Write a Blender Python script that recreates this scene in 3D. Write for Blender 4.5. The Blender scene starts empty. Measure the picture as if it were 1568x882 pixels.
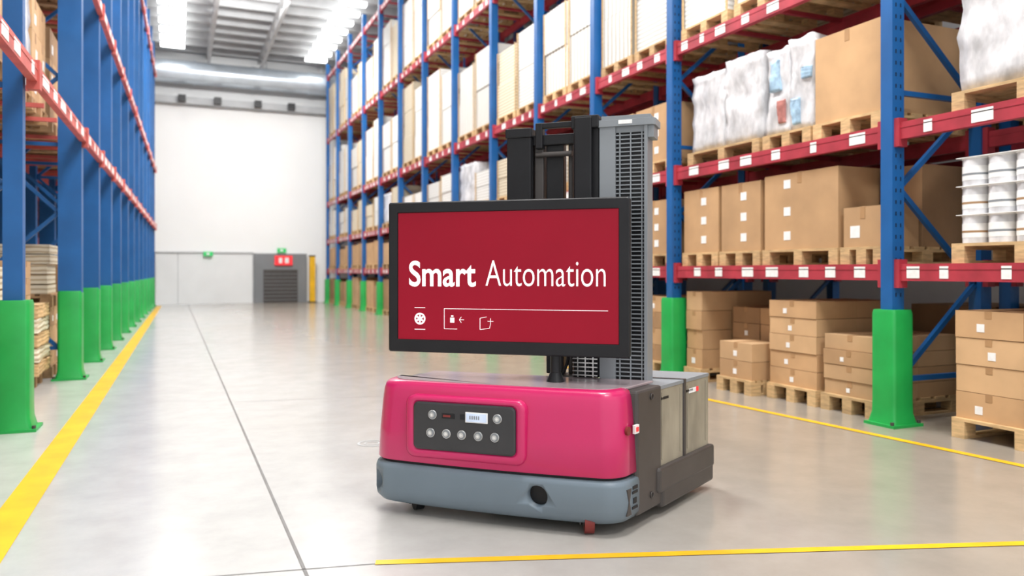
import bpy, bmesh, math, random
from mathutils import Vector, Matrix, noise
random.seed(7)
scene = bpy.context.scene
scene.view_settings.view_transform = 'Standard'
scene.view_settings.look = 'None'

# ------------------------------------------------------------------ materials
def new_mat(name):
    m = bpy.data.materials.new(name); m.use_nodes = True
    return m, m.node_tree.nodes, m.node_tree.links, m.node_tree.nodes['Principled BSDF']

def vary(N, L, sock, lo, hi):
    oi = N.new('ShaderNodeObjectInfo'); mr = N.new('ShaderNodeMapRange')
    mr.inputs['To Min'].default_value = lo; mr.inputs['To Max'].default_value = hi
    L.new(oi.outputs['Random'], mr.inputs['Value'])
    hs = N.new('ShaderNodeHueSaturation'); L.new(mr.outputs[0], hs.inputs['Value']); L.new(sock, hs.inputs['Color'])
    return hs.outputs['Color']

def mat(name, col, rough=0.5, metal=0.0, var=0.12, scale=6.0, bump=0.0, bscale=40, emit=0.0, stretch=(1,1,1), coat=0.0, spec=.5, ov=None):
    m, N, L, B = new_mat(name)
    tc = N.new('ShaderNodeTexCoord'); mp = N.new('ShaderNodeMapping'); mp.inputs['Scale'].default_value = stretch
    L.new(tc.outputs['Object'], mp.inputs['Vector'])
    nz = N.new('ShaderNodeTexNoise'); nz.inputs['Scale'].default_value = scale; nz.inputs['Detail'].default_value = 4
    L.new(mp.outputs[0], nz.inputs['Vector'])
    cr = N.new('ShaderNodeValToRGB')
    cr.color_ramp.elements[0].position = 0.3; cr.color_ramp.elements[1].position = 0.7
    cr.color_ramp.elements[0].color = (*[c*(1-var) for c in col], 1)
    cr.color_ramp.elements[1].color = (*[min(1, c*(1+var)) for c in col], 1)
    L.new(nz.outputs['Fac'], cr.inputs['Fac'])
    out = vary(N, L, cr.outputs['Color'], *ov) if ov else cr.outputs['Color']
    L.new(out, B.inputs['Base Color'])
    B.inputs['Roughness'].default_value = rough; B.inputs['Metallic'].default_value = metal
    B.inputs['Coat Weight'].default_value = coat; B.inputs['Specular IOR Level'].default_value = spec
    if emit:
        L.new(cr.outputs['Color'], B.inputs['Emission Color']); B.inputs['Emission Strength'].default_value = emit
    if bump:
        n2 = N.new('ShaderNodeTexNoise'); n2.inputs['Scale'].default_value = bscale
        L.new(mp.outputs[0], n2.inputs['Vector'])
        bp = N.new('ShaderNodeBump'); bp.inputs['Strength'].default_value = bump; bp.inputs['Distance'].default_value = 0.02
        L.new(n2.outputs['Fac'], bp.inputs['Height']); L.new(bp.outputs[0], B.inputs['Normal'])
    return m

def layered(name, c1, c2, freq, axis='Z', rough=0.5, ov=None):
    m, N, L, B = new_mat(name)
    tc = N.new('ShaderNodeTexCoord'); w = N.new('ShaderNodeTexWave')
    w.bands_direction = axis; w.inputs['Scale'].default_value = freq; w.inputs['Distortion'].default_value = 1.2
    w.inputs['Detail'].default_value = 3
    L.new(tc.outputs['Object'], w.inputs['Vector'])
    cr = N.new('ShaderNodeValToRGB'); cr.color_ramp.elements[0].color = (*c1, 1); cr.color_ramp.elements[1].color = (*c2, 1)
    cr.color_ramp.elements[0].position = 0.1; cr.color_ramp.elements[1].position = 0.55
    L.new(w.outputs['Fac'], cr.inputs['Fac'])
    out = vary(N, L, cr.outputs['Color'], *ov) if ov else cr.outputs['Color']
    L.new(out, B.inputs['Base Color'])
    B.inputs['Roughness'].default_value = rough
    return m

M = {}
M['blue'] = mat('blue_paint', (0.008,0.105,0.33), 0.4, scale=3)
M['red'] = mat('red_beam_paint', (0.40,0.035,0.055), 0.45, scale=5, var=.25)
M['rail'] = mat('orange_red_rail', (0.60,0.12,0.10), 0.45, scale=5, var=.2)
M['green'] = mat('green_plastic', (0.012,0.36,0.07), 0.4, scale=4)
M['wood'] = mat('pallet_wood', (0.62,0.42,0.21), 0.75, scale=9, var=.25, stretch=(1,1,6), ov=(.8,1.1))
M['wood_d'] = mat('old_wood', (0.40,0.24,0.12), 0.8, scale=9, var=.3)
M['carton'] = mat('cardboard', (0.53,0.325,0.165), 0.75, scale=2.5, var=.12, ov=(.85,1.12))
M['carton2'] = mat('cardboard_light', (0.60,0.385,0.205), 0.75, scale=2.5, var=.12, ov=(.85,1.1))
M['carton3'] = mat('cardboard_dark', (0.39,0.23,0.115), 0.75, scale=2.5, var=.15, ov=(.8,1.1))
M['tape'] = mat('packing_tape', (0.43,0.25,0.12), 0.35, scale=3)
M['label'] = mat('paper_label', (0.86,0.86,0.85), 0.6, scale=30, var=.06)
M['wrap'] = mat('shrink_wrap', (0.66,0.66,0.68), 0.2, scale=8, var=.3, bump=.8, bscale=11, stretch=(1,1,.5))
M['wrap_b'] = mat('printed_wrap_blue', (0.34,0.50,0.72), 0.3, scale=9, var=.6, bump=.4, bscale=9)
M['wrap_r'] = mat('printed_wrap_red', (0.6,0.25,0.22), 0.3, scale=7, var=.4, bump=.4, bscale=9)
M['sheets'] = layered('white_sheet_stack', (0.58,0.57,0.53), (0.85,0.85,0.83), 6, 'Z', ov=(.82,1.05))
M['sheets_v'] = layered('white_panel_stack', (0.48,0.45,0.38), (0.84,0.83,0.80), 3.2, 'Y', ov=(.85,1.05))
M['cream'] = layered('cream_sheet_stack', (0.48,0.38,0.24), (0.78,0.71,0.56), 6, 'Z', ov=(.8,1.08))
M['black'] = mat('black_plastic', (0.012,0.012,0.014), 0.4, scale=5, spec=.3)
M['dgray'] = mat('dark_gray_metal', (0.058,0.050,0.047), 0.42, scale=6)
M['panelbk'] = mat('panel_black', (0.03,0.03,0.033), 0.4, scale=6)
M['pink'] = mat('magenta_paint', (0.56,0.011,0.115), 0.3, scale=2, var=.03, coat=.3)
M['bump'] = mat('blue_gray_bumper', (0.15,0.195,0.235), 0.42, scale=3, var=.05)
M['mast'] = mat('mast_gray_paint', (0.24,0.26,0.28), 0.4, scale=4, var=.06)
M['deck'] = mat('mauve_gray_top_plate', (0.44,0.36,0.38), 0.2, scale=2, var=.08, metal=.3)
M['battery'] = mat('weathered_battery_case', (0.33,0.295,0.225), 0.45, scale=7, var=.25, stretch=(1,1,.4))
M['steel'] = mat('brushed_steel', (0.6,0.6,0.6), 0.3, metal=.9, scale=10)
M['lcd'] = mat('lcd_glass', (0.50,0.58,0.72), 0.3, scale=10, emit=.3)
M['screen'] = mat('red_display', (0.225,0.002,0.014), 0.4, scale=1.2, var=.10, emit=.42, spec=.22)
M['uiwhite'] = mat('display_white', (0.95,0.95,0.95), 0.5, scale=3, var=.02, emit=.5)
M['yellow'] = mat('yellow_floor_paint', (0.86,0.47,0.01), 0.4, scale=5, var=.12)
M['redwheel'] = mat('red_wheel', (0.20,0.022,0.018), 0.45, scale=5)
M['white'] = mat('white_painted_wall', (0.92,0.92,0.91), 0.6, scale=.5, var=.02)
M['panel'] = mat('light_gray_panel', (0.77,0.78,0.78), 0.5, scale=1, var=.04)
M['ddoor'] = mat('gray_shutter', (0.20,0.21,0.22), 0.5, scale=1, var=.08)
M['duct'] = mat('galvanised_duct', (0.62,0.69,0.76), 0.3, scale=2, metal=.5, var=.1)
M['ceilbar'] = mat('ceiling_steel', (0.44,0.45,0.46), 0.5, scale=2)
M['seam'] = mat('floor_joint', (0.20,0.195,0.19), 0.8, scale=8)
M['redsign'] = mat('red_sign', (0.8,0.03,0.04), 0.4, emit=.5)
M['greensign'] = mat('green_sign', (0.02,0.5,0.12), 0.4, emit=.3)
M['orange'] = mat('orange_rack_paint', (0.45,0.15,0.05), 0.5, scale=4, var=.25)

def emis(name, col, s):
    m, N, L, B = new_mat(name)
    B.inputs['Emission Color'].default_value = (*col,1); B.inputs['Emission Strength'].default_value = s
    B.inputs['Base Color'].default_value = (*col,1)
    return m
M['lamp'] = emis('lamp_tube', (1,1,0.98), 11)

def floor_mat():
    m, N, L, B = new_mat('polished_concrete')
    tc = N.new('ShaderNodeTexCoord')
    n1 = N.new('ShaderNodeTexNoise'); n1.inputs['Scale'].default_value = .45; n1.inputs['Detail'].default_value = 6
    n2 = N.new('ShaderNodeTexNoise'); n2.inputs['Scale'].default_value = 3; n2.inputs['Detail'].default_value = 8; n2.inputs['Roughness'].default_value=.65
    for n in (n1,n2): L.new(tc.outputs['Object'], n.inputs['Vector'])
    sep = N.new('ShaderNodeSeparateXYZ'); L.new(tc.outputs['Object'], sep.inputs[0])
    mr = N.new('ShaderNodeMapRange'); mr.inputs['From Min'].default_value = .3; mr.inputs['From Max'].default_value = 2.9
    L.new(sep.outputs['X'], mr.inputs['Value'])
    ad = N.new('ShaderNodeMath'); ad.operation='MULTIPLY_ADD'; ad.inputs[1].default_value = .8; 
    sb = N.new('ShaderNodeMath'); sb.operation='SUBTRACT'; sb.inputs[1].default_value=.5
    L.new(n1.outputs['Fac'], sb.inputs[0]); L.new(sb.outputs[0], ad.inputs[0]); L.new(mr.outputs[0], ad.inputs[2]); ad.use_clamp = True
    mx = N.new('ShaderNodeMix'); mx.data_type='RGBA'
    mx.inputs['A'].default_value = (0.56,0.555,0.54,1); mx.inputs['B'].default_value = (0.36,0.315,0.26,1)  # left paler: reflected light painted into the base colour; right warm brown
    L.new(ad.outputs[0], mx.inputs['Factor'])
    cr = N.new('ShaderNodeValToRGB'); cr.color_ramp.elements[0].position=.25; cr.color_ramp.elements[1].position=.75
    cr.color_ramp.elements[0].color=(.80,.80,.80,1); cr.color_ramp.elements[1].color=(1.0,1.0,1.0,1)
    L.new(n2.outputs['Fac'], cr.inputs['Fac'])
    mul = N.new('ShaderNodeMix'); mul.data_type='RGBA'; mul.blend_type='MULTIPLY'; mul.inputs['Factor'].default_value=1
    L.new(mx.outputs['Result'], mul.inputs['A']); L.new(cr.outputs['Color'], mul.inputs['B'])
    L.new(mul.outputs['Result'], B.inputs['Base Color'])
    r = N.new('ShaderNodeMapRange'); r.inputs['To Min'].default_value=.12; r.inputs['To Max'].default_value=.27
    L.new(n1.outputs['Fac'], r.inputs['Value']); L.new(r.outputs[0], B.inputs['Roughness'])
    B.inputs['IOR'].default_value=1.6
    return m
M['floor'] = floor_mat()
M['ceil'] = layered('corrugated_ceiling', (0.36,0.37,0.38), (0.62,0.63,0.64), 1.6, 'Y')

# ------------------------------------------------------------------ mesh builder
class MB:
    def __init__(s): s.v=[]; s.f=[]; s.m=[]; s.mats=[]; s.sm=[]
    def mi(s, k):
        if k not in s.mats: s.mats.append(k)
        return s.mats.index(k)
    def add(s, vs, fs, k, smooth=False):
        o=len(s.v); s.v += [tuple(p) for p in vs]; i=s.mi(k)
        for f in fs: s.f.append(tuple(o+a for a in f)); s.m.append(i); s.sm.append(smooth)
    def box(s, x0,x1,y0,y1,z0,z1,k):
        vs=[(x,y,z) for z in (z0,z1) for y in (y0,y1) for x in (x0,x1)]
        s.add(vs, [(0,2,3,1),(4,5,7,6),(0,1,5,4),(2,6,7,3),(0,4,6,2),(1,3,7,5)], k)
    def prism(s, poly, z0, z1, k):
        n=len(poly); vs=[(p[0],p[1],z0) for p in poly]+[(p[0],p[1],z1) for p in poly]
        fs=[tuple(reversed(range(n))), tuple(range(n,2*n))]+[(i,(i+1)%n,n+(i+1)%n,n+i) for i in range(n)]
        s.add(vs,fs,k)
    def loft(s, rings, k, smooth=True):
        n=len(rings[0]); vs=[p for r in rings for p in r]; fs=[]
        for j in range(len(rings)-1):
            for i in range(n):
                fs.append((j*n+i, j*n+(i+1)%n, (j+1)*n+(i+1)%n, (j+1)*n+i))
        s.add(vs,fs,k,smooth)
        s.add(rings[0],[tuple(reversed(range(n)))],k); s.add(rings[-1],[tuple(range(n))],k)
    def bar(s, p, q, w, h, k):
        p=Vector(p); q=Vector(q); d=(q-p).normalized()
        up=Vector((0,0,1)) if abs(d.z)<.95 else Vector((1,0,0))
        a=d.cross(up).normalized()*w/2; b=d.cross(a).normalized()*h/2
        vs=[p-a-b,p+a-b,p+a+b,p-a+b,q-a-b,q+a-b,q+a+b,q-a+b]
        s.add(vs,[(0,1,2,3),(7,6,5,4),(0,4,5,1),(1,5,6,2),(2,6,7,3),(3,7,4,0)],k)
    def cyl(s, p, q, r, k, n=20, r2=None):
        p=Vector(p); q=Vector(q); d=(q-p).normalized(); r2=r if r2 is None else r2
        up=Vector((0,0,1)) if abs(d.z)<.95 else Vector((1,0,0))
        a=d.cross(up).normalized(); b=d.cross(a).normalized()
        A=[p+(a*math.cos(t)+b*math.sin(t))*r for t in [2*math.pi*i/n for i in range(n)]]
        Bq=[q+(a*math.cos(t)+b*math.sin(t))*r2 for t in [2*math.pi*i/n for i in range(n)]]
        s.add(A+Bq,[(i,(i+1)%n,n+(i+1)%n,n+i) for i in range(n)],k,True)
        s.add(A,[tuple(reversed(range(n)))],k); s.add(Bq,[tuple(range(n))],k)
    def obj(s, name, parent=None, bevel=0, loc=None, rotz=0):
        me=bpy.data.meshes.new(name); me.from_pydata(s.v,[],s.f)
        for k in s.mats: me.materials.append(M[k])
        me.polygons.foreach_set('material_index', s.m); me.polygons.foreach_set('use_smooth', s.sm)
        bm=bmesh.new(); bm.from_mesh(me); bmesh.ops.recalc_face_normals(bm, faces=bm.faces); bm.to_mesh(me); bm.free()
        o=bpy.data.objects.new(name, me); scene.collection.objects.link(o)
        if parent: o.parent=parent
        if loc: o.location=loc
        o.rotation_euler[2]=rotz
        if bevel:
            b=o.modifiers.new('bevel','BEVEL'); b.width=bevel; b.segments=2; b.limit_method='ANGLE'; b.angle_limit=.6
        return o
def empty(name, loc=(0,0,0), rz=0):
    e=bpy.data.objects.new(name,None); scene.collection.objects.link(e); e.location=loc; e.rotation_euler[2]=rz
    e.empty_display_size=.2
    return e

# ------------------------------------------------------------------ room
YW=31.0
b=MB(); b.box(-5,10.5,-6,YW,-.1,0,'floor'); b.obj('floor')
b=MB(); b.box(-5.2,10.7,YW,YW+.2,-.1,7.4,'white'); b.box(-5.2,10.7,YW,YW+.2,7.4,9.4,'panel')
b.obj('wall_back')
b=MB(); b.box(-5.2,-5,-6,YW,-.1,9.4,'panel'); b.obj('wall_left')
b=MB(); b.box(10.5,10.7,-6,YW,-.1,9.4,'panel'); b.obj('wall_right')
b=MB(); b.box(-5.2,10.7,-6,YW+.2,9.4,9.55,'ceil')
y=-5.5
b.obj('ceiling')
b=MB()
while y<YW-.2:
    b.box(-5,10.5,y,y+.09,9.12,9.4,'ceilbar'); y+=.95
for x in (.95,2.75): b.box(x,x+.1,-6,YW,9.0,9.12,'ceilbar')
for x in (.95,2.75):
    b.box(x,x+.1,-6,YW-.1,8.62,8.68,'ceilbar'); y=-6; k=0
    while y<YW-1:
        b.bar((x+.05,y,8.68 if k%2 else 9.0),(x+.05,y+.6,9.0 if k%2 else 8.68),.04,.04,'ceilbar'); y+=.6; k+=1
b.obj('ceiling_trusses')
b=MB(); b.cyl((-2,30.35,8.3),(9,30.35,8.3),.40,'duct',28)
for x in range(-2,10,2): b.cyl((x+.5,30.35,8.3),(x+.58,30.35,8.3),.43,'duct',28)
for x in range(-1,9,2): b.box(x,x+.03,30.33,30.37,8.6,9.12,'ceilbar')
b.obj('ventilation_duct')
b=MB(); b.box(-5,10.5,30.6,30.98,7.25,7.5,'ceilbar'); 
for x in (0,1.2,2.6,3.8): b.box(x,x+.25,30.3,30.6,7.28,7.5,'black')
b.obj('trim_1')
YF=30.995
b=MB(); b.box(-.75,2.6,30.86,YF,0,1.86,'panel'); b.box(-.75,2.6,30.8,YF,1.86,1.9,'ceilbar')
b.box(-.02,0,30.85,30.87,0,1.86,'ceilbar'); b.box(2.56,2.6,30.84,30.87,0,1.86,'ceilbar')
b.obj('wainscot_panel')
b=MB(); b.box(2.62,4.55,30.8,YF,0,1.86,'ddoor'); b.box(2.95,4.2,30.77,30.82,0,1.25,'dgray')
for i in range(8): b.box(2.97,4.18,30.755,30.775,.1+i*.14,.12+i*.14,'ddoor')
b.obj('door_1')
b=MB(); b.box(3.35,4.0,30.7,30.78,1.42,1.78,'redsign')
b.box(3.5,3.62,30.68,30.7,1.5,1.7,'label'); b.box(3.72,3.86,30.68,30.7,1.5,1.7,'label'); b.obj('red_exit_sign')
for x,z in ((.85,1.75),(3.45,1.9)):
    b=MB(); b.box(x,x+.32,30.7,30.8,z,z+.16,'greensign'); b.box(x+.1,x+.2,30.69,30.7,z+.04,z+.12,'label'); b.obj('green_exit_sign')
b=MB(); b.box(4.6,4.8,30.4,30.6,0,1.75,'yellow'); b.box(4.55,4.85,30.35,30.65,0,.04,'black'); b.box(4.59,4.81,30.39,30.61,1.75,1.8,'black')
b.obj('yellow_bollard')
for x0 in (-.55,4.30):
    b=MB(); y=-3
    b.box(x0+.3,x0+.4,-3,30.0,9.02,9.12,'ceilbar')
    while y<29.6:
        b.box(x0,x0+.75,y,y+.22,8.93,9.02,'lamp'); y+=.95
    b.obj('ceiling_light_strip')
def area(name,loc,sx,sy,p,rx=0):
    l=bpy.data.lights.new(name,'AREA'); l.shape='RECTANGLE'; l.size=sx; l.size_y=sy; l.energy=p; l.color=(1,.99,.97)
    o=bpy.data.objects.new(name,l); scene.collection.objects.link(o); o.location=loc; o.rotation_euler[0]=rx; return o
for yy in (-2.5,2.5,7.5,12.5,17.5):
    area('added_fill_light',(2.1,yy,8.5),2.2,1.4,430)  # added fill lights over the aisle, out of view, with no fixtures
area('added_fill_light',(2.1,22,8.5),2.2,1.0,640,math.radians(32))  # added light tilted to brighten the end wall, no fixture

def strip(mb,p,q,w,k,z=.003):
    p=Vector((*p,0)); q=Vector((*q,0)); d=(q-p).normalized(); n=Vector((-d.y,d.x,0))*w/2
    mb.add([(*(p-n).xy,z),(*(q-n).xy,z),(*(q+n).xy,z),(*(p+n).xy,z)],[(0,1,2,3)],k)
b=MB(); strip(b,(-.76,2.2),(-.60,29.5),.16,'yellow')
strip(b,(4.83,2.6),(4.52,6.3),.07,'yellow'); strip(b,(4.52,6.3),(4.45,9),.07,'yellow')
strip(b,(.746,3.183),(3.9,2.13),.05,'yellow'); b.obj('yellow_floor_lines')
b=MB(); strip(b,(.475,1.5),(.32,30.8),.014,'seam',.002)
strip(b,(-.7,3.45),(.75,3.17),.006,'seam',.002)
strip(b,(.42,7.6),(4.5,7.0),.006,'seam',.002); strip(b,(-.7,14),(4.8,14),.01,'seam',.002); strip(b,(-.7,20),(4.8,20),.01,'seam',.002)
b.obj('floor_joints')
b=MB(); n=40
for r0,r1 in ((.085,.10),(.045,.055)):
    A=[(1.24+r0*math.cos(2*math.pi*i/n),5.4+r0*math.sin(2*math.pi*i/n),.002) for i in range(n)]
    C=[(1.24+r1*math.cos(2*math.pi*i/n),5.4+r1*math.sin(2*math.pi*i/n),.002) for i in range(n)]
    b.add(A+C,[(i,(i+1)%n,n+(i+1)%n,n+i) for i in range(n)],'ceilbar')
b.obj('floor_drain_cover')

# ------------------------------------------------------------------ racks
def guard(mb,x,y,w,h):
    def rr(s,z):
        pts=[]; r=.03; a=w/2*s
        for cx,cy,st in ((x+a-r,y+a-r,0),(x-a+r,y+a-r,90),(x-a+r,y-a+r,180),(x+a-r,y-a+r,270)):
            for i in range(4):
                t=math.radians(st+30*i); pts.append((cx+r*math.cos(t),cy+r*math.sin(t),z))
        return pts
    mb.loft([rr(1.18,.02),rr(1.02,.10),rr(1,.2),rr(1,h-.03),rr(.94,h)],'green')
    mb.box(x-w*.72,x+w*.72,y-w*.68,y+w*.6,0,.022,'green')
    for sx in (-.64,.64): mb.cyl((x+sx*w,y-w*.55,.02),(x+sx*w,y-w*.55,.045),.014,'dgray',8)

def rack(name,xf,xb,ys,levels,pw,pd,top,guards=True,gh=.9,gw=.22,beam='red',postk='blue',tags=True,parent=None,slots=0,front_off=0,solid=False,tagw=(.07,.11,.16),thin=0):
    mb=MB(); s=1 if xb>xf else -1; PW,PD=pw,pd
    for i,y in enumerate(ys):
        pw,pd=(.13,.11) if i<thin else (PW,PD)
        for x in (xf,xb):
            if solid: mb.box(x-pw/2,x+pw/2,y-pd/2,y+pd/2,0,top,postk)
            else:
                mb.box(x-pw/2,x+pw/2,y-pd/2,y-pd/2+.03,0,top,postk)
                mb.box(x-pw/2,x-pw/2+.03,y-pd/2+.03,y+pd/2,0,top,postk); mb.box(x+pw/2-.03,x+pw/2,y-pd/2+.03,y+pd/2,0,top,postk)
            mb.box(x-pw*.7,x+pw*.7,y-pd*.7,y+pd*.7,0,.012,postk)
        z=.35; k=0
        while z+.75<top:
            za,zb=(z,z+.75) if k%2==0 else (z+.75,z)
            mb.bar((xf+s*pw/2,y,za),(xb-s*pw/2,y,zb),.035,.04,postk)
            if k%3==0: mb.bar((xf+s*pw/2,y,z),(xb-s*pw/2,y,z),.035,.04,postk)
            z+=.75; k+=1
        if i<slots:
            z=1.0
            while z<5:
                mb.box(xf-.03,xf-.02,y-pd/2-.002,y-pd/2,z,z+.03,'black'); mb.box(xf+.02,xf+.03,y-pd/2-.002,y-pd/2,z,z+.03,'black')
                z+=.09
        if guards: guard(mb,xf,y,gw,gh)
    pw,pd=PW,PD
    for i in range(len(ys)-1):
        y0,y1=ys[i]+pd/2,ys[i+1]-pd/2
        if front_off: y0-=pd/2; y1+=pd/2
        for z in levels:
            for x in (xf,xb):
                xo = x-s*front_off if x==xf else x
                mb.box(xo-.03,xo+.03,y0,y1,z-.065,z+.065,beam)
                mb.box(xo-.034,xo+.034,y0,y1,z+.02,z+.028,beam)
                for yy in (y0,y1-.045): mb.box(xo-.045,xo+.045,yy,yy+.045,z-.12,z+.1,beam)
            if tags:
                yy=y0+.18
                while yy<y1-.2:
                    w=random.choice(tagw); fx=xf-s*(.03+front_off)
                    mb.box(min(fx,fx-s*.004),max(fx,fx-s*.004),yy,yy+w,z-.045,z+.045,'label'); yy+=w+random.uniform(.16,.42)
            for t in (.25,.5,.75):
                yc=y0+(y1-y0)*t; mb.box(min(xf,xb)+.03,max(xf,xb)-.03,yc-.02,yc+.02,z+.02,z+.06,beam)
    return mb.obj(name,parent)

YS=[1.54,4.475,7.41,9.2,11.0,12.9,15.0,17.1,19.2,21.3,23.4,25.5,27.6,29.6]
LV=[1.19,2.28,3.67,6.04,8.4]
rack('pallet_rack',5.14,6.14,YS,LV,.125,.11,8.9,slots=3)
rack('pallet_rack',6.5,7.5,YS,LV,.11,.10,8.9,guards=False,tags=False)
YL=[3.9,6.92,9.95]+[11.75+1.75*i for i in range(11)]
lr=rack('pallet_rack',0,-1.0,[y-7 for y in YL],[2.70,4.65,7.9],.23,.16,9.0,gh=.98,gw=.235,beam='rail',tags=True,front_off=.13,solid=True,tagw=(.1,.2,.3),thin=2)
lr.location=(-1.14,7,0); lr.rotation_euler[2]=-math.radians(.75)
lr2=rack('pallet_rack',0,-.9,[y-7+.5 for y in YL],[.9,1.8,2.7,3.6,4.65,6.2,7.9],.12,.10,9.0,guards=False,beam='rail',postk='orange',tags=False)
lr2.location=(-2.6,7,0)

# ------------------------------------------------------------------ loads
def pallet(mb,x0,x1,y0,y1,z,k='wood'):
    mb_w=(x1-x0)
    for i in range(6):
        a=x0+mb_w*i/5.5*.95; mb.box(a,min(a+mb_w*.12,x1),y0,y1,z+.122,z+.144,k)
    for yy in (y0,(y0+y1)/2-.05,y1-.1):
        mb.box(x0,x1,yy,yy+.1,z+.10,z+.122,k); mb.box(x0,x1,yy,yy+.1,z,z+.02,k)
        for xx in (x0,(x0+x1)/2-.06,x1-.12): mb.box(xx,xx+.12,yy,yy+.1,z+.02,z+.10,k)
    return z+.144
def carton(mb,x0,x1,y0,y1,z0,z1,k,label=True,side=-1):
    mb.box(x0,x1,y0,y1,z0,z1,k)
    yc=(y0+y1)/2; e=.0025; fx=x0 if side<0 else x1
    fa,fb=(fx-e,fx) if side<0 else (fx,fx+e)
    mb.box(fa,fb,yc-.025,yc+.025,z1-.10 if z1-z0>.25 else z1-.05,z1,'tape')
    mb.box(x0,x1,yc-.025,yc+.025,z1,z1+e,'tape')
    mb.box(x0,x1,yc-.002,yc+.002,z1+e,z1+e*1.5,'carton3')
    if label:
        h=z1-z0; ly=yc+(y1-y0)*random.uniform(-.05,.2); lz=z0+h*.38; s=min(.11,h*.3)
        mb.box(fa,fb,ly-s/2,ly+s/2,lz-s/2,lz+s/2,'label')
def cstack(mb,x0,x1,y0,y1,z,z1,ny,nz,ks=('carton','carton2'),label=.5,side=-1,jit=.01):
    nx=2
    for iz in range(nz):
        for iy in range(ny):
            for ix in range(nx):
                a=y0+(y1-y0)*iy/ny; c=y0+(y1-y0)*(iy+1)/ny; zz=z+(z1-z)*iz/nz; zt=z+(z1-z)*(iz+1)/nz
                xa=x0+(x1-x0)*ix/nx; xc=x0+(x1-x0)*(ix+1)/nx; j=random.uniform(0,jit)
                front=(ix==0) if side<0 else (ix==nx-1)
                carton(mb,xa+(j if front else 0),xc-.004,a+.003,c-.003,zz,zt-.004,random.choice(ks),front and random.random()<label,side)
def wrapped(mb,x0,x1,y0,y1,z0,z1,k,amp=.03,seed=0):
    n=9; 
    bm=bmesh.new(); bmesh.ops.create_cube(bm,size=1); bmesh.ops.subdivide_edges(bm,edges=bm.edges,cuts=n,use_grid_fill=True)
    c=Vector(((x0+x1)/2,(y0+y1)/2,(z0+z1)/2)); S=Vector((x1-x0,y1-y0,z1-z0))
    vs=[]
    for v in bm.verts:
        p=Vector(v.co); 
        q=Vector((p.x*S.x,p.y*S.y,p.z*S.z))+c
        nv=noise.noise_vector(q*5+Vector((seed,seed*2,0)))*amp
        l=.5+.5*math.sin(p.z*22); bulge=1-.03*l
        q=Vector((c.x+(q.x-c.x)*bulge,c.y+(q.y-c.y)*bulge,q.z))
        if abs(p.z+.5)<1e-4: nv.z=0
        if abs(p.z-.5)<1e-4: nv.z=-abs(nv.z)
        nv.x*=.8
        vs.append(q+nv)
    for i,v in enumerate(bm.verts): v.index=i
    fs=[[v.index for v in f.verts] for f in bm.faces]
    mb.add(vs,fs,k,True); bm.free()

XF,XB=5.16,6.16
T=[l+.065 for l in LV]
def L_single(y0,y1,z,z1,k='carton',label=True,x0=XF,x1=XB,pk='wood'):
    b=MB(); t=pallet(b,x0,x1,y0,y1,z,pk); carton(b,x0+.02,x1-.02,y0+.01,y1-.01,t,z1,k,False); 
    if label:
        for yy,zz in label if isinstance(label,tuple) else ((.35,.80),(.35,.5),(.35,.2)):
            yq=y0+(y1-y0)*yy; zq=t+(z1-t)*zz; b.box(x0+.017,x0+.02,yq,yq+.085,zq-.04,zq+.04,'label')
    b.obj('cardboard_box_on_pallet',bevel=.006)
def L_stack(y0,y1,z,z1,ny,nz,x0=XF,x1=XB,label=.5,ks=('carton','carton2'),jit=.02,pk='wood'):
    b=MB(); t=pallet(b,x0,x1,y0,y1,z,pk); cstack(b,x0+.02,x1-.02,y0+.01,y1-.01,t,z1,ny,nz,ks,label,-1,jit); b.obj('cardboard_box_stack',bevel=.005)
def L_wrap(y0,y1,z,z1,k='wrap',x0=XF,x1=XB,seed=0,split=True,pk='wood'):
    b=MB(); t=pallet(b,x0,x1,y0,y1,z,pk)
    if split:
        m=(y0+y1)/2
        wrapped(b,x0+.04,x1-.04,y0+.02,m-.005,t,z1,k,.05,seed); wrapped(b,x0+.05,x1-.04,m+.005,y1-.02,t,z1-.04,k,.05,seed+5)
    else: wrapped(b,x0+.04,x1-.04,y0+.02,y1-.02,t,z1,k,.03,seed)
    b.obj('shrink_wrapped_pallet_load')
def L_sheet(y0,y1,z,z1,k,x0=XF,x1=XB,pk='wood'):
    b=MB(); t=pallet(b,x0,x1,y0,y1,z,pk)
    n=max(2,int((z1-t)/.5)); hh=(z1-t)/n
    for i in range(n):
        j=random.uniform(0,.03); j2=random.uniform(0,.015)
        b.box(x0+.01+j,x1-.01,y0+.01+j2,y1-.01-j2,t+i*hh,t+(i+1)*hh-.006,k)
    for yy in (.03,.97):
        yq=y0+(y1-y0)*yy; b.box(x0+.002,x0+.01,yq-.015,yq+.015,t,z1,'wood')
    b.obj('sheet_material_pallet_load')

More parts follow.
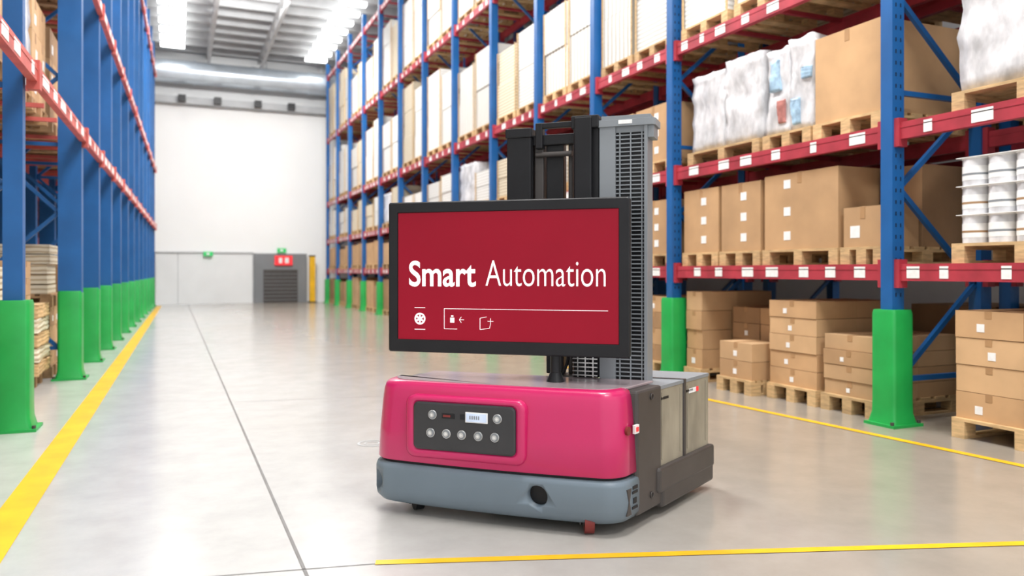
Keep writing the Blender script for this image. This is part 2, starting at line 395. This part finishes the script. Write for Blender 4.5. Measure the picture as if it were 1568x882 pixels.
# bay A
L_wrap(6.03,7.18,T[1],3.36,'wrap',seed=1,split=True)
b=MB(); t=pallet(b,XF,XB,5.36,5.98,T[1])
wrapped(b,XF+.04,XB-.04,5.37,5.66,t,3.34,'wrap',.045,3); wrapped(b,XF+.05,XB-.04,5.67,5.97,t,3.30,'wrap',.045,9)
wrapped(b,XF+.03,XF+.3,5.39,5.50,t+.45,3.05,'wrap_b',.03,5); wrapped(b,XF+.04,XF+.3,5.72,5.82,t+.1,t+.32,'wrap_r',.03,5)
wrapped(b,XF+.04,XF+.3,5.80,5.93,2.9,3.2,'wrap_b',.03,11); wrapped(b,XF+.03,XF+.3,5.52,5.62,t+.05,t+.3,'wrap_b',.03,15)
b.obj('shrink_wrapped_pallet_load')
L_single(4.60,5.33,T[1],3.24,'carton',False,x1=XB)
L_single(6.66,7.28,T[0],2.08,'carton'); L_single(6.02,6.63,T[0],2.08,'carton'); L_single(5.05,5.98,T[0],2.10,'carton',((.62,.86),(.62,.5),(.62,.18)))
b=MB(); t=pallet(b,XF,XB,4.58,5.02,T[0]); carton(b,XF+.02,XF+.42,4.6,5.0,t,1.73,'carton',True); carton(b,XF+.46,XB-.02,4.6,5.0,t,2.08,'carton3',False)
b.obj('cardboard_box_on_pallet',bevel=.006)
L_stack(5.30,5.92,0,.93,1,5,ks=('carton','carton2')); L_stack(4.66,5.24,0,.66,1,4,label=.6)
L_stack(6.02,6.9,0,.82,2,4,x0=XF+.35,x1=XB+.1,label=.2,ks=('carton','carton3'))
b=MB(); t=pallet(b,XF-.12,XF+.3,6.0,6.52,0); cstack(b,XF-.1,XF+.28,6.01,6.5,t,.5,1,2,('carton','carton2'),.3); b.obj('cardboard_box_stack',bevel=.005)
L_stack(6.95,7.25,0,.98,1,4,label=.3)
for i,(a,c) in enumerate(((4.62,5.5),(5.6,6.4),(6.5,7.3))): L_sheet(a,c,T[2],5.2,'sheets')
# bay P
L_stack(2.95,3.98,0,.92,2,4,label=.9,ks=('carton','carton2')); L_stack(1.75,2.85,0,.95,2,4,label=.7)
b=MB(); t=pallet(b,XF,XB,2.95,3.98,T[0])
for iz in range(3):
    zz=t+iz*.205
    for ix in range(4):
        for iy in range(5):
            xx=XF+.12+ix*.22; yy=3.07+iy*.2
            b.cyl((xx,yy,zz),(xx,yy,zz+.19),.092,'wrap',18); b.cyl((xx,yy,zz+.19),(xx,yy,zz+.2),.096,'label',18)
            b.cyl((xx,yy,zz+.04),(xx,yy,zz+.14),.0935,'label',18)
            b.cyl((xx,yy,zz+.075),(xx,yy,zz+.09),.0945,random.choice(('mast','carton3','mast')),18)
    b.box(XF+.02,XB-.02,2.97,3.96,zz+.2,zz+.205,'label')
b.obj('can_pack_on_pallet')
L_wrap(1.75,2.85,T[0],2.0,'wrap',seed=20)
L_wrap(2.92,3.98,T[1],3.5,'wrap',seed=31,split=False); L_stack(1.7,2.8,T[1],3.2,2,3)
L_sheet(2.9,3.95,T[2],5.0,'sheets'); L_sheet(1.7,2.8,T[2],5.0,'sheets')
WH=('sheets','sheets','sheets','cream','sheets_v')
for bi in range(2,len(YS)-1):
    y0,y1=YS[bi]+.10,YS[bi+1]-.10; m=(y0+y1)/2
    for (a,c) in ((y0,m-.03),(m+.03,y1)):
        if bi<5: L_stack(a,c,0,random.uniform(.75,1.0),1,4,label=.3,ks=('carton','carton3'))
        else: L_single(a,c,0,random.uniform(.7,1.0),random.choice(('carton','carton3','carton2')),False)
        L_single(a,c,T[0],random.uniform(1.95,2.1),random.choice(('carton','carton2')),bi<4)
        if bi==2: L_single(a,c,T[1],3.15,'carton',True)
        else:
            r=random.random()
            if r<.4: L_sheet(a,c,T[1],random.uniform(3.0,3.45),'cream')
            elif r<.75: L_sheet(a,c,T[1],random.uniform(3.0,3.45),'sheets')
            else: L_wrap(a,c,T[1],3.3,'wrap',seed=bi*3,split=False)
        h=random.uniform(5.1,5.75) if bi!=4 else random.uniform(4.7,5.2)
        if bi in (3,5): L_sheet(a,c,T[2],h,'sheets_v')
        else: L_sheet(a,c,T[2],h,random.choice(WH))
        L_sheet(a,c,T[3],random.uniform(7.4,8.1),random.choice(WH))
for bi in range(0,len(YS)-1):
    y0,y1=YS[bi]+.10,YS[bi+1]-.10; n=3 if y1-y0>2.4 else 2
    for i in range(n):
        a=y0+(y1-y0)*i/n+.02; c=y0+(y1-y0)*(i+1)/n-.02
        if bi<6:
            if random.random()<.9: L_single(a,c,0,random.uniform(.6,.95),'carton3',False,6.5,7.5)
            if random.random()<.8: L_single(a,c,T[0],random.uniform(1.7,2.05),random.choice(('carton','carton3')),False,6.5,7.5)
            if random.random()<.75: L_single(a,c,T[1],random.uniform(2.9,3.3),random.choice(('carton','carton3')),False,6.5,7.5)
        L_sheet(a,c,T[2],5.3,'cream',6.5,7.5)
def LL(y0,y1,z,z1,kind,x1=-1.30,x0=-2.2):
    b=MB(); t=pallet(b,x0,x1,y0,y1,z,'wood_d')
    if kind=='c': cstack(b,x0+.02,x1-.02,y0+.01,y1-.01,t,z1,2,3,('carton','carton3','carton2'),.4,1,.03); nm='cardboard_box_stack'
    elif kind=='w': wrapped(b,x0+.02,x1-.02,y0+.02,y1-.02,t,z1,'wrap',.03,y0); nm='shrink_wrapped_pallet_load'
    else:
        n=5; hh=(z1-t)/n
        for i in range(n): b.box(x0+.02,x1-.02-random.uniform(0,.04),y0+.02,y1-.02,t+i*hh,t+(i+1)*hh-.012,'cream')
        nm='sheet_material_pallet_load'
    b.obj(nm)
for bi in range(len(YL)-1):
    y0,y1=YL[bi]+.12,YL[bi+1]-.12; n=3 if y1-y0>2.4 else 2
    for i in range(n):
        a=y0+(y1-y0)*i/n+.03; c=y0+(y1-y0)*(i+1)/n-.03
        for z,h in ((2.765,1.75),(4.715,2.6)):
            LL(a,c,z,z+h*random.uniform(.5,.92),random.choice('ccws'))
        if bi<4:
            hz=random.uniform(.55,.8)
            if not (bi==1 and i==2): LL(a,c,0,hz,random.choice('cs')); LL(a,c,hz,hz+random.uniform(.5,.75),random.choice('cs')); 
        else: LL(a,c,0,random.uniform(.8,1.4),random.choice('cs'))
for bi in range(1,5):
    y0,y1=YL[bi]+.62,YL[bi+1]+.38; n=3 if y1-y0>2.4 else 2
    for i in range(n):
        a=y0+(y1-y0)*i/n+.03; c=y0+(y1-y0)*(i+1)/n-.03
        for z in (.965,1.865,2.765,3.665):
            LL(a,c,z,z+random.uniform(.4,.68),random.choice('ccs'),-2.62,-3.45)
b=MB(); t=pallet(b,-2.1,-1.35,9.0,9.78,0,'wood_d')
for i in range(5):
    wrapped(b,-2.08+random.uniform(0,.04),-1.28,9.0,9.78,t+i*.145,t+i*.145+.14,'cream' if i%2 else 'wood',.03,i*3)
b.obj('sack_stack_on_pallet')

# ------------------------------------------------------------------ robot
R=empty('mobile_warehouse_robot',(1.812,3.032,0),-math.radians(43.07))
FL=.2867; W=1.262
def outline(inset,b_end,Rr=.11,bul=.03):
    xl=-W+inset; yf=inset; yc=yf+Rr; pts=[]
    xc=FL*yc-inset*1.04-Rr/.961
    for i in range(9):
        t=math.pi+math.pi/2*i/8; pts.append((xl+Rr+Rr*math.cos(t), yc+Rr*math.sin(t)))
    for i in range(1,16): pts.append((xl+Rr+(xc-xl-Rr)*i/16, yf))
    a0,a1=-math.pi/2,-math.radians(16)
    for i in range(9):
        t=a0+(a1-a0)*i/8; pts.append((xc+Rr*math.cos(t), yc+Rr*math.sin(t)))
    pts.append((FL*b_end-inset*1.04,b_end)); pts.append((xl,b_end))
    mid=(-W)/2; half=W/2
    out=[]
    for x,y in pts:
        f=max(0,1-((x-mid)/half)**2) if y<yc else 0
        out.append((x,y-bul*f))
    return out
def ring(inset,z,b_end,**k): return [(x,y,z) for x,y in outline(inset,b_end,**k)]
b=MB(); b.loft([ring(.004,.266,.165),ring(0,.272,.165),ring(0.006,.42,.165),ring(.016,.56,.165),ring(.022,.612,.165),ring(.028,.634,.165),ring(.038,.647,.165),ring(.052,.653,.165),ring(.07,.655,.165)],'pink')
b.obj('hood',R)
b=MB(); b.loft([ring(.02,.24,.17),ring(.02,.28,.17)],'black'); b.obj('hood_gap',R)
b=MB(); b.loft([ring(.05,.045,.168),ring(.012,.06,.168),ring(-.006,.085,.168),ring(-.01,.12,.168),ring(-.01,.225,.168),ring(-.004,.245,.168),ring(.01,.252,.168)],'bump')
bump=b.obj('bumper',R)
c=MB()
c.cyl((-.375,-.2,.165),(-.375,.075,.165),.05,'black',28)
c.cyl((-1.33,-.08,.158),(-1.165,.085,.158),.05,'black',28)
cut=c.obj('cut',R)
bpy.context.view_layer.update()
md=bump.modifiers.new('h','BOOLEAN'); md.operation='DIFFERENCE'; md.object=cut; md.solver='EXACT'
dg=bpy.context.evaluated_depsgraph_get(); nm=bpy.data.meshes.new_from_object(bump.evaluated_get(dg))
bump.modifiers.clear(); bump.data=nm; bpy.data.objects.remove(cut)
def ringm(mb,c,axis,r,t,k,n=28,m=8):
    c=Vector(c); d=Vector(axis).normalized(); a=d.cross(Vector((0,0,1))).normalized(); u=d.cross(a).normalized()
    vs=[];fs=[]
    for i in range(n):
        T_=2*math.pi*i/n; e=a*math.cos(T_)+u*math.sin(T_)
        for j in range(m):
            p=2*math.pi*j/m; vs.append(c+e*(r+t*math.cos(p))+d*t*math.sin(p))
    for i in range(n):
        for j in range(m): fs.append((i*m+j,((i+1)%n)*m+j,((i+1)%n)*m+(j+1)%m,i*m+(j+1)%m))
    mb.add(vs,fs,k,True)
b=MB()
b.cyl((-.375,.01,.165),(-.375,.07,.165),.048,'black',28)
b.cyl((-1.200,.050,.158),(-1.165,.085,.158),.048,'black',28)
b.obj('sensor_recess',R)
b=MB()
def rrect(x0,x1,z0,z1,r,y,n=6):
    pts=[]
    for cx,cz,s in ((x1-r,z1-r,0),(x0+r,z1-r,90),(x0+r,z0+r,180),(x1-r,z0+r,270)):
        for i in range(n+1):
            t=math.radians(s+90*i/n); pts.append((cx+r*math.cos(t),y,cz+r*math.sin(t)))
    return pts
py=-.030
b.loft([rrect(-1.045,-.43,.298,.60,.045,.01),rrect(-1.045,-.43,.298,.60,.045,py-.006),rrect(-1.035,-.44,.308,.59,.04,py-.016),rrect(-1.008,-.465,.332,.578,.03,py-.018),rrect(-1.0,-.473,.34,.572,.025,py-.010)],'pink')
b.obj('panel_frame',R)
b=MB(); b.loft([rrect(-.998,-.475,.342,.570,.025,py-.008),rrect(-.998,-.475,.342,.570,.025,py-.020),rrect(-.99,-.483,.35,.562,.02,py-.024)],'panelbk',smooth=False)
fy=py-.024
for r,z in ((-.905,.425),(-.822,.425),(-.7426,.425),(-.658,.425),(-.575,.425),(-.895,.512),(-.562,.512)):
    ringm(b,(r,fy-.002,z),(0,1,0),.020,.003,'steel',24,6)
    b.cyl((r,fy,z),(r,fy-.008,z),.018,'mast',24); b.cyl((r,fy-.008,z),(r,fy-.011,z),.012,'steel',16)
    b.box(r-.006,r+.006,fy-.013,fy-.011,z-.002,z+.002,'label'); b.box(r-.002,r+.002,fy-.013,fy-.011,z-.006,z+.006,'label')
b.box(-.845,-.780,fy-.003,fy,.498,.522,'black'); b.box(-.75,-.725,fy-.003,fy,.498,.522,'black')
b.box(-.838,-.80,fy-.005,fy-.003,.505,.515,'redwheel')
b.box(-.722,-.610,fy-.006,fy,.487,.535,'label'); b.box(-.717,-.615,fy-.008,fy-.006,.492,.530,'lcd')
for i in range(5): b.box(-.70+i*.011,-.694+i*.011,fy-.009,fy-.008,.503,.520,'mast')
b.obj('control_panel',R)
def side(bb,off=0): return (FL*bb+off*.961, bb-off*.2756)
sd=Vector((.2756,.961,0)); sn=Vector((.961,-.2756,0))
def sbox(mb,b0,b1,z0,z1,k,d=.004,o=0):
    p0=Vector((*side(b0,o),0)); p1=Vector((*side(b1,o),0)); a=[p0,p0+sn*d,p1+sn*d,p1]
    mb.prism([(q.x,q.y) for q in a],z0,z1,k)
b=MB()
p=Vector((*side(.085),.47)); b.cyl(p-sn*.01,p+sn*.003,.02,'redwheel',16)
sbox(b,.125,.165,.45,.49,'label',.012); sbox(b,.135,.155,.46,.48,'redsign',.016)
for z in (.11,.18): sbox(b,.10,.15,z,z+.012,'black',.003,.01); 
sbox(b,.11,.14,.135,.16,'black',.003,.01)
sbox(b,.105,.15,.20,.215,'black',.003,.01)
b.obj('flank_fittings',R)
b=MB()
for (za,zb,wa,wb) in ((.09,.15,.022,.004),(.15,.21,.004,.022)):
    p0=Vector((*side(.072,.012),0)); 
    vs=[p0-sd*wa+Vector((0,0,za)),p0+sd*wa+Vector((0,0,za)),p0+sd*wb+Vector((0,0,zb)),p0-sd*wb+Vector((0,0,zb))]
    b.add(vs+[v-sn*.01 for v in vs],[(0,1,2,3),(0,4,5,1),(2,6,7,3),(1,5,6,2),(3,7,4,0)],'dgray')
b.obj('bumper_decal',R)
def sidepoly(x_left,b0,b1,off): 
    p=side(b0,off); q=side(b1,off); return [(x_left,b0),p,q,(x_left,b1)]
b=MB(); b.prism(sidepoly(-1.2,.16,.41,.006),.06,.642,'dgray'); b.obj('body',R,bevel=.012)
b=MB()
for z in (.60,.13):
    p=Vector((*side(.30,.006),z)); b.cyl(p,p+sn*.004,.014,'black',16); ringm(b,p+sn*.004,sn,.014,.003,'dgray',16,6)
b.obj('body_screws',R)
b=MB(); b.prism(sidepoly(-1.12,.15,.43,-.05),.642,.656,'deck')
b.obj('top_plate',R,bevel=.004)
b=MB(); pl=[(x,y) for x,y in outline(.07,.17)]; b.prism(pl,.65,.658,'deck'); b.obj('hood_top_plate',R,bevel=.003)
b=MB(); b.prism(sidepoly(-.80,.405,1.03,.016),.04,.235,'dgray')
b.prism(sidepoly(-.1,.36,1.03,.022),.12,.242,'dgray')
b.obj('rear_tray',R,bevel=.014)
b=MB()
for b0,b1 in ((.40,.675),(.69,1.0)):
    p=side(b0,-.004); q=side(b1,-.004)
    b.prism([(p[0]-.36,b0),p,q,(q[0]-.36,b1)],.235,.618,'battery')
    p=side(b0,.0); q=side(b1,.0)
    b.prism([(p[0]-.365,b0),p,q,(q[0]-.365,b1)],.618,.636,'mast')
    sbox(b,b0+.02,b0+.10,.565,.578,'black',.003,-.003)
    # pressed ribs on the case
    for tt in (.12,.88):
        bb=b0+(b1-b0)*tt; sbox(b,bb-.006,bb+.006,.27,.60,'battery',.004,-.004)
sbox(b,.74,.83,.555,.58,'label',.003,-.003); sbox(b,.83,.86,.555,.58,'redsign',.004,-.003)
b.obj('battery_boxes',R,bevel=.004)
b=MB(); p=side(.672,.005); q=side(.693,.005); b.prism([(p[0]-.36,.672),p,q,(q[0]-.36,.693)],.235,.640,'dgray'); b.obj('battery_divider',R)
# mast
b=MB(); b.box(-.80,-.28,.42,.66,.235,.60,'dgray'); b.box(-.42,-.24,.435,.6,.60,.66,'dgray'); b.obj('mast_base',R,bevel=.01)
b=MB()
b.box(-.335,-.25,.44,.52,.655,1.96,'black'); b.box(-.25,-.205,.46,.57,.655,1.96,'black'); b.box(-.345,-.20,.43,.58,1.93,1.995,'black')
b.box(-.325,-.235,.42,.44,1.3,1.985,'black')
b.box(-.70,-.565,.44,.47,1.0,1.93,'black'); b.box(-.70,-.66,.47,.56,1.0,1.93,'black'); b.box(-.605,-.565,.47,.56,1.0,1.93,'black')
b.box(-.705,-.56,.43,.57,1.90,1.95,'black')
b.box(-.565,-.335,.47,.52,1.86,1.915,'black'); b.box(-.565,-.335,.47,.52,1.05,1.12,'black')
b.box(-.545,-.505,.45,.50,1.84,1.975,'black'); b.box(-.53,-.34,.455,.485,1.945,1.975,'black')
b.box(-.50,-.405,.50,.56,.66,1.87,'black'); b.box(-.385,-.36,.52,.55,.66,1.87,'dgray')
b.box(-.56,-.51,.485,.55,.95,1.87,'dgray'); b.cyl((-.545,.47,1.81),(-.35,.47,1.81),.014,'dgray',14)
b.box(-.56,-.34,.44,.47,.95,1.0,'dgray')
b.obj('mast_frame',R,bevel=.006)
b=MB()
b.box(-.20,-.118,.45,.60,.636,1.955,'mast'); b.box(-.118,.028,.475,.60,.636,1.94,'black'); b.box(.028,.045,.45,.60,.636,1.95,'mast')
b.box(-.118,.028,.462,.475,1.90,1.95,'mast')
b.prism([(-.205,.44),(.075,.44),(.085,.46),(.085,.60),(-.205,.61)],1.93,1.965,'mast'); b.box(-.19,.06,.45,.59,1.965,1.985,'mast')
b.box(.045,.075,.46,.58,1.87,1.93,'mast'); b.box(-.10,-.03,.438,.44,1.94,1.96,'label')
b.obj('mast_column',R,bevel=.006)
b=MB(); z=.645
while z<1.9:
    b.box(-.118,.028,.463,.475,z,z+.006,'mast'); 
    if z<1.0: b.box(-.335,-.205,.425,.432,z,z+.006,'steel')
    z+=.021
for x in (-.10,-.045,.012): b.box(x,x+.006,.461,.475,.65,1.9,'mast')
for x in (-.31,-.27,-.23): b.box(x,x+.006,.423,.432,.66,1.0,'steel')
b.obj('mast_grille',R)
b=MB()
for k,x in enumerate((-.40,-.36)):
    pr=None
    for i in range(13):
        t=i/12; q=Vector((x+.04*math.sin(t*5+k),.42+.03*math.cos(t*4),.66+t*.35))
        if pr: b.cyl(pr,q,.009,'black',8)
        pr=q
b.obj('cables',R)
# monitor
SL=(-.621,.20,1.169); SR=math.radians(4)
b=MB(); hw,hh=.6225,.384
def rr2(x0,x1,z0,z1,r,y): return rrect(x0,x1,z0,z1,r,y,4)
b.loft([rr2(-hw+.01,hw-.01,-hh+.01,hh-.01,.01,.045),rr2(-hw,hw,-hh,hh,.012,.035),rr2(-hw,hw,-hh,hh,.012,-.012),rr2(-hw+.006,hw-.006,-hh+.006,hh-.006,.01,-.018),
        rr2(-hw+.05,hw-.05,-hh+.062,hh-.052,.004,-.018),rr2(-hw+.053,hw-.053,-hh+.065,hh-.055,.004,-.010)],'black',smooth=False)
b.box(-.35,.35,.045,.075,-.22,.22,'black')
b.obj('monitor_housing',R,loc=SL,rotz=SR)
b=MB(); b.box(-hw+.053,hw-.053,-.012,-.0095,-hh+.065,hh-.055,'screen'); b.obj('monitor_screen',R,loc=SL,rotz=SR)
b=MB(); 
b.box(-.06,.06,.075,.24,-.10,.05,'black'); b.box(.10,.30,.075,.235,-.25,-.18,'black')
b.obj('monitor_bracket',R,loc=(-.40,.20,1.3),rotz=SR)
b=MB(); b.cyl((-.372,.25,.69),(-.372,.25,.95),.026,'black',20); b.cyl((-.372,.25,.657),(-.372,.25,.70),.045,'black',20,r2=.028); b.obj('monitor_post',R)
def text(s,x0,x1,z0,z1,bold):
    cu=bpy.data.curves.new('t','FONT'); cu.body=s; cu.size=1; cu.offset=.017 if bold else -.008; cu.extrude=0; cu.resolution_u=6
    o=bpy.data.objects.new('t',cu); scene.collection.objects.link(o); bpy.context.view_layer.update()
    me=bpy.data.meshes.new_from_object(o.evaluated_get(bpy.context.evaluated_depsgraph_get()))
    bpy.data.objects.remove(o)
    xs=[v.co.x for v in me.vertices]
    caps=[v.co.y for v in me.vertices]
    mx,mn=max(xs),min(xs); my=max(caps); ny=0
    for v in me.vertices:
        x=x0+(v.co.x-mn)/(mx-mn)*(x1-x0); z=z0+(v.co.y-ny)/(my-ny)*(z1-z0); v.co=(x,-.0135,z)
    me.materials.clear(); me.materials.append(M['uiwhite'])
    ob=bpy.data.objects.new('screen_text_'+s.lower(),me); scene.collection.objects.link(ob); ob.parent=R; ob.location=SL; ob.rotation_euler[2]=SR
text('Smart',-.509,-.147,-.044,.084,True); text('Automation',-.096,.507,-.044,.084,False)
b=MB()
def ln(x0,z0,x1,z1,w=.004): b.bar((x0,-.0135,z0),(x1,-.0135,z1),.002,w,'uiwhite')
ln(-.478,-.157,-.42,-.157,.003); ln(-.478,-.267,-.42,-.267,.003)
ringm(b,(-.449,-.0125,-.213),(0,1,0),.026,.0045,'uiwhite',28,6)
for k in range(3):
    t=math.pi*k/3+.5; ln(-.449-.02*math.cos(t),-.213-.02*math.sin(t),-.449+.02*math.cos(t),-.213+.02*math.sin(t),.009)
ln(-.316,-.160,.519,-.160,.0022); ln(-.316,-.160,-.316,-.262,.0022); ln(-.316,-.262,-.247,-.262,.0022)
b.box(-.284,-.262,-.014,-.0125,-.23,-.205,'uiwhite'); b.box(-.279,-.267,-.014,-.0125,-.20,-.193,'uiwhite')
ln(-.235,-.215,-.21,-.215,.0022); ln(-.235,-.215,-.224,-.20,.0022); ln(-.235,-.215,-.224,-.23,.0022)
ln(-.125,-.205,-.125,-.262,.0022); ln(-.125,-.262,-.075,-.255,.0022); ln(-.125,-.205,-.09,-.198,.0022); ln(-.075,-.255,-.07,-.235,.0022)
ln(-.07,-.205,-.07,-.235,.0022); ln(-.085,-.22,-.055,-.22,.0022)
b.obj('screen_icons',R,loc=SL,rotz=SR)
# wheels
def caster(x,y,ang,r,k):
    b=MB(); d=Vector((math.cos(ang),math.sin(ang),0))
    c=Vector((x,y,r)); b.cyl(c-d*.022,c+d*.022,r,k,28); b.cyl(c-d*.026,c+d*.026,r*.4,'dgray',20); ringm(b,c,d,r-.008,.008,'black',28,8)
    for s in (-1,1):
        q=c+d*.034*s; b.bar(q-Vector((0,0,.01)),q+Vector((0,0,r+.005)),.04,.006,'dgray')
    b.box(x-.045,x+.045,y-.045,y+.045,2*r-.0,2*r+.012,'dgray')
    b.obj('caster_wheel',R)
caster(-.15,.04,.35,.054,'redwheel'); caster(-1.05,.10,.8,.045,'black'); caster(-.65,.85,0,.04,'black'); caster(.1,.85,0,.04,'black')
b=MB(); b.box(-1.15,-.05,.10,.40,.075,.11,'black'); b.obj('underside_plate',R)

# ------------------------------------------------------------------ world, camera
w=bpy.data.worlds.new('World'); scene.world=w; w.use_nodes=True
w.node_tree.nodes['Background'].inputs[0].default_value=(.97,.98,1,1); w.node_tree.nodes['Background'].inputs[1].default_value=1.4
cd=bpy.data.cameras.new('camera'); cam=bpy.data.objects.new('camera',cd); scene.collection.objects.link(cam)
cam.location=(0,0,1.2); cam.rotation_euler=(math.radians(90),0,-math.radians(23.07))
cd.lens=27.55; cd.sensor_width=36; cd.shift_y=-.0166
cd.dof.use_dof=True; cd.dof.focus_distance=3.7; cd.dof.aperture_fstop=1.8
scene.camera=cam
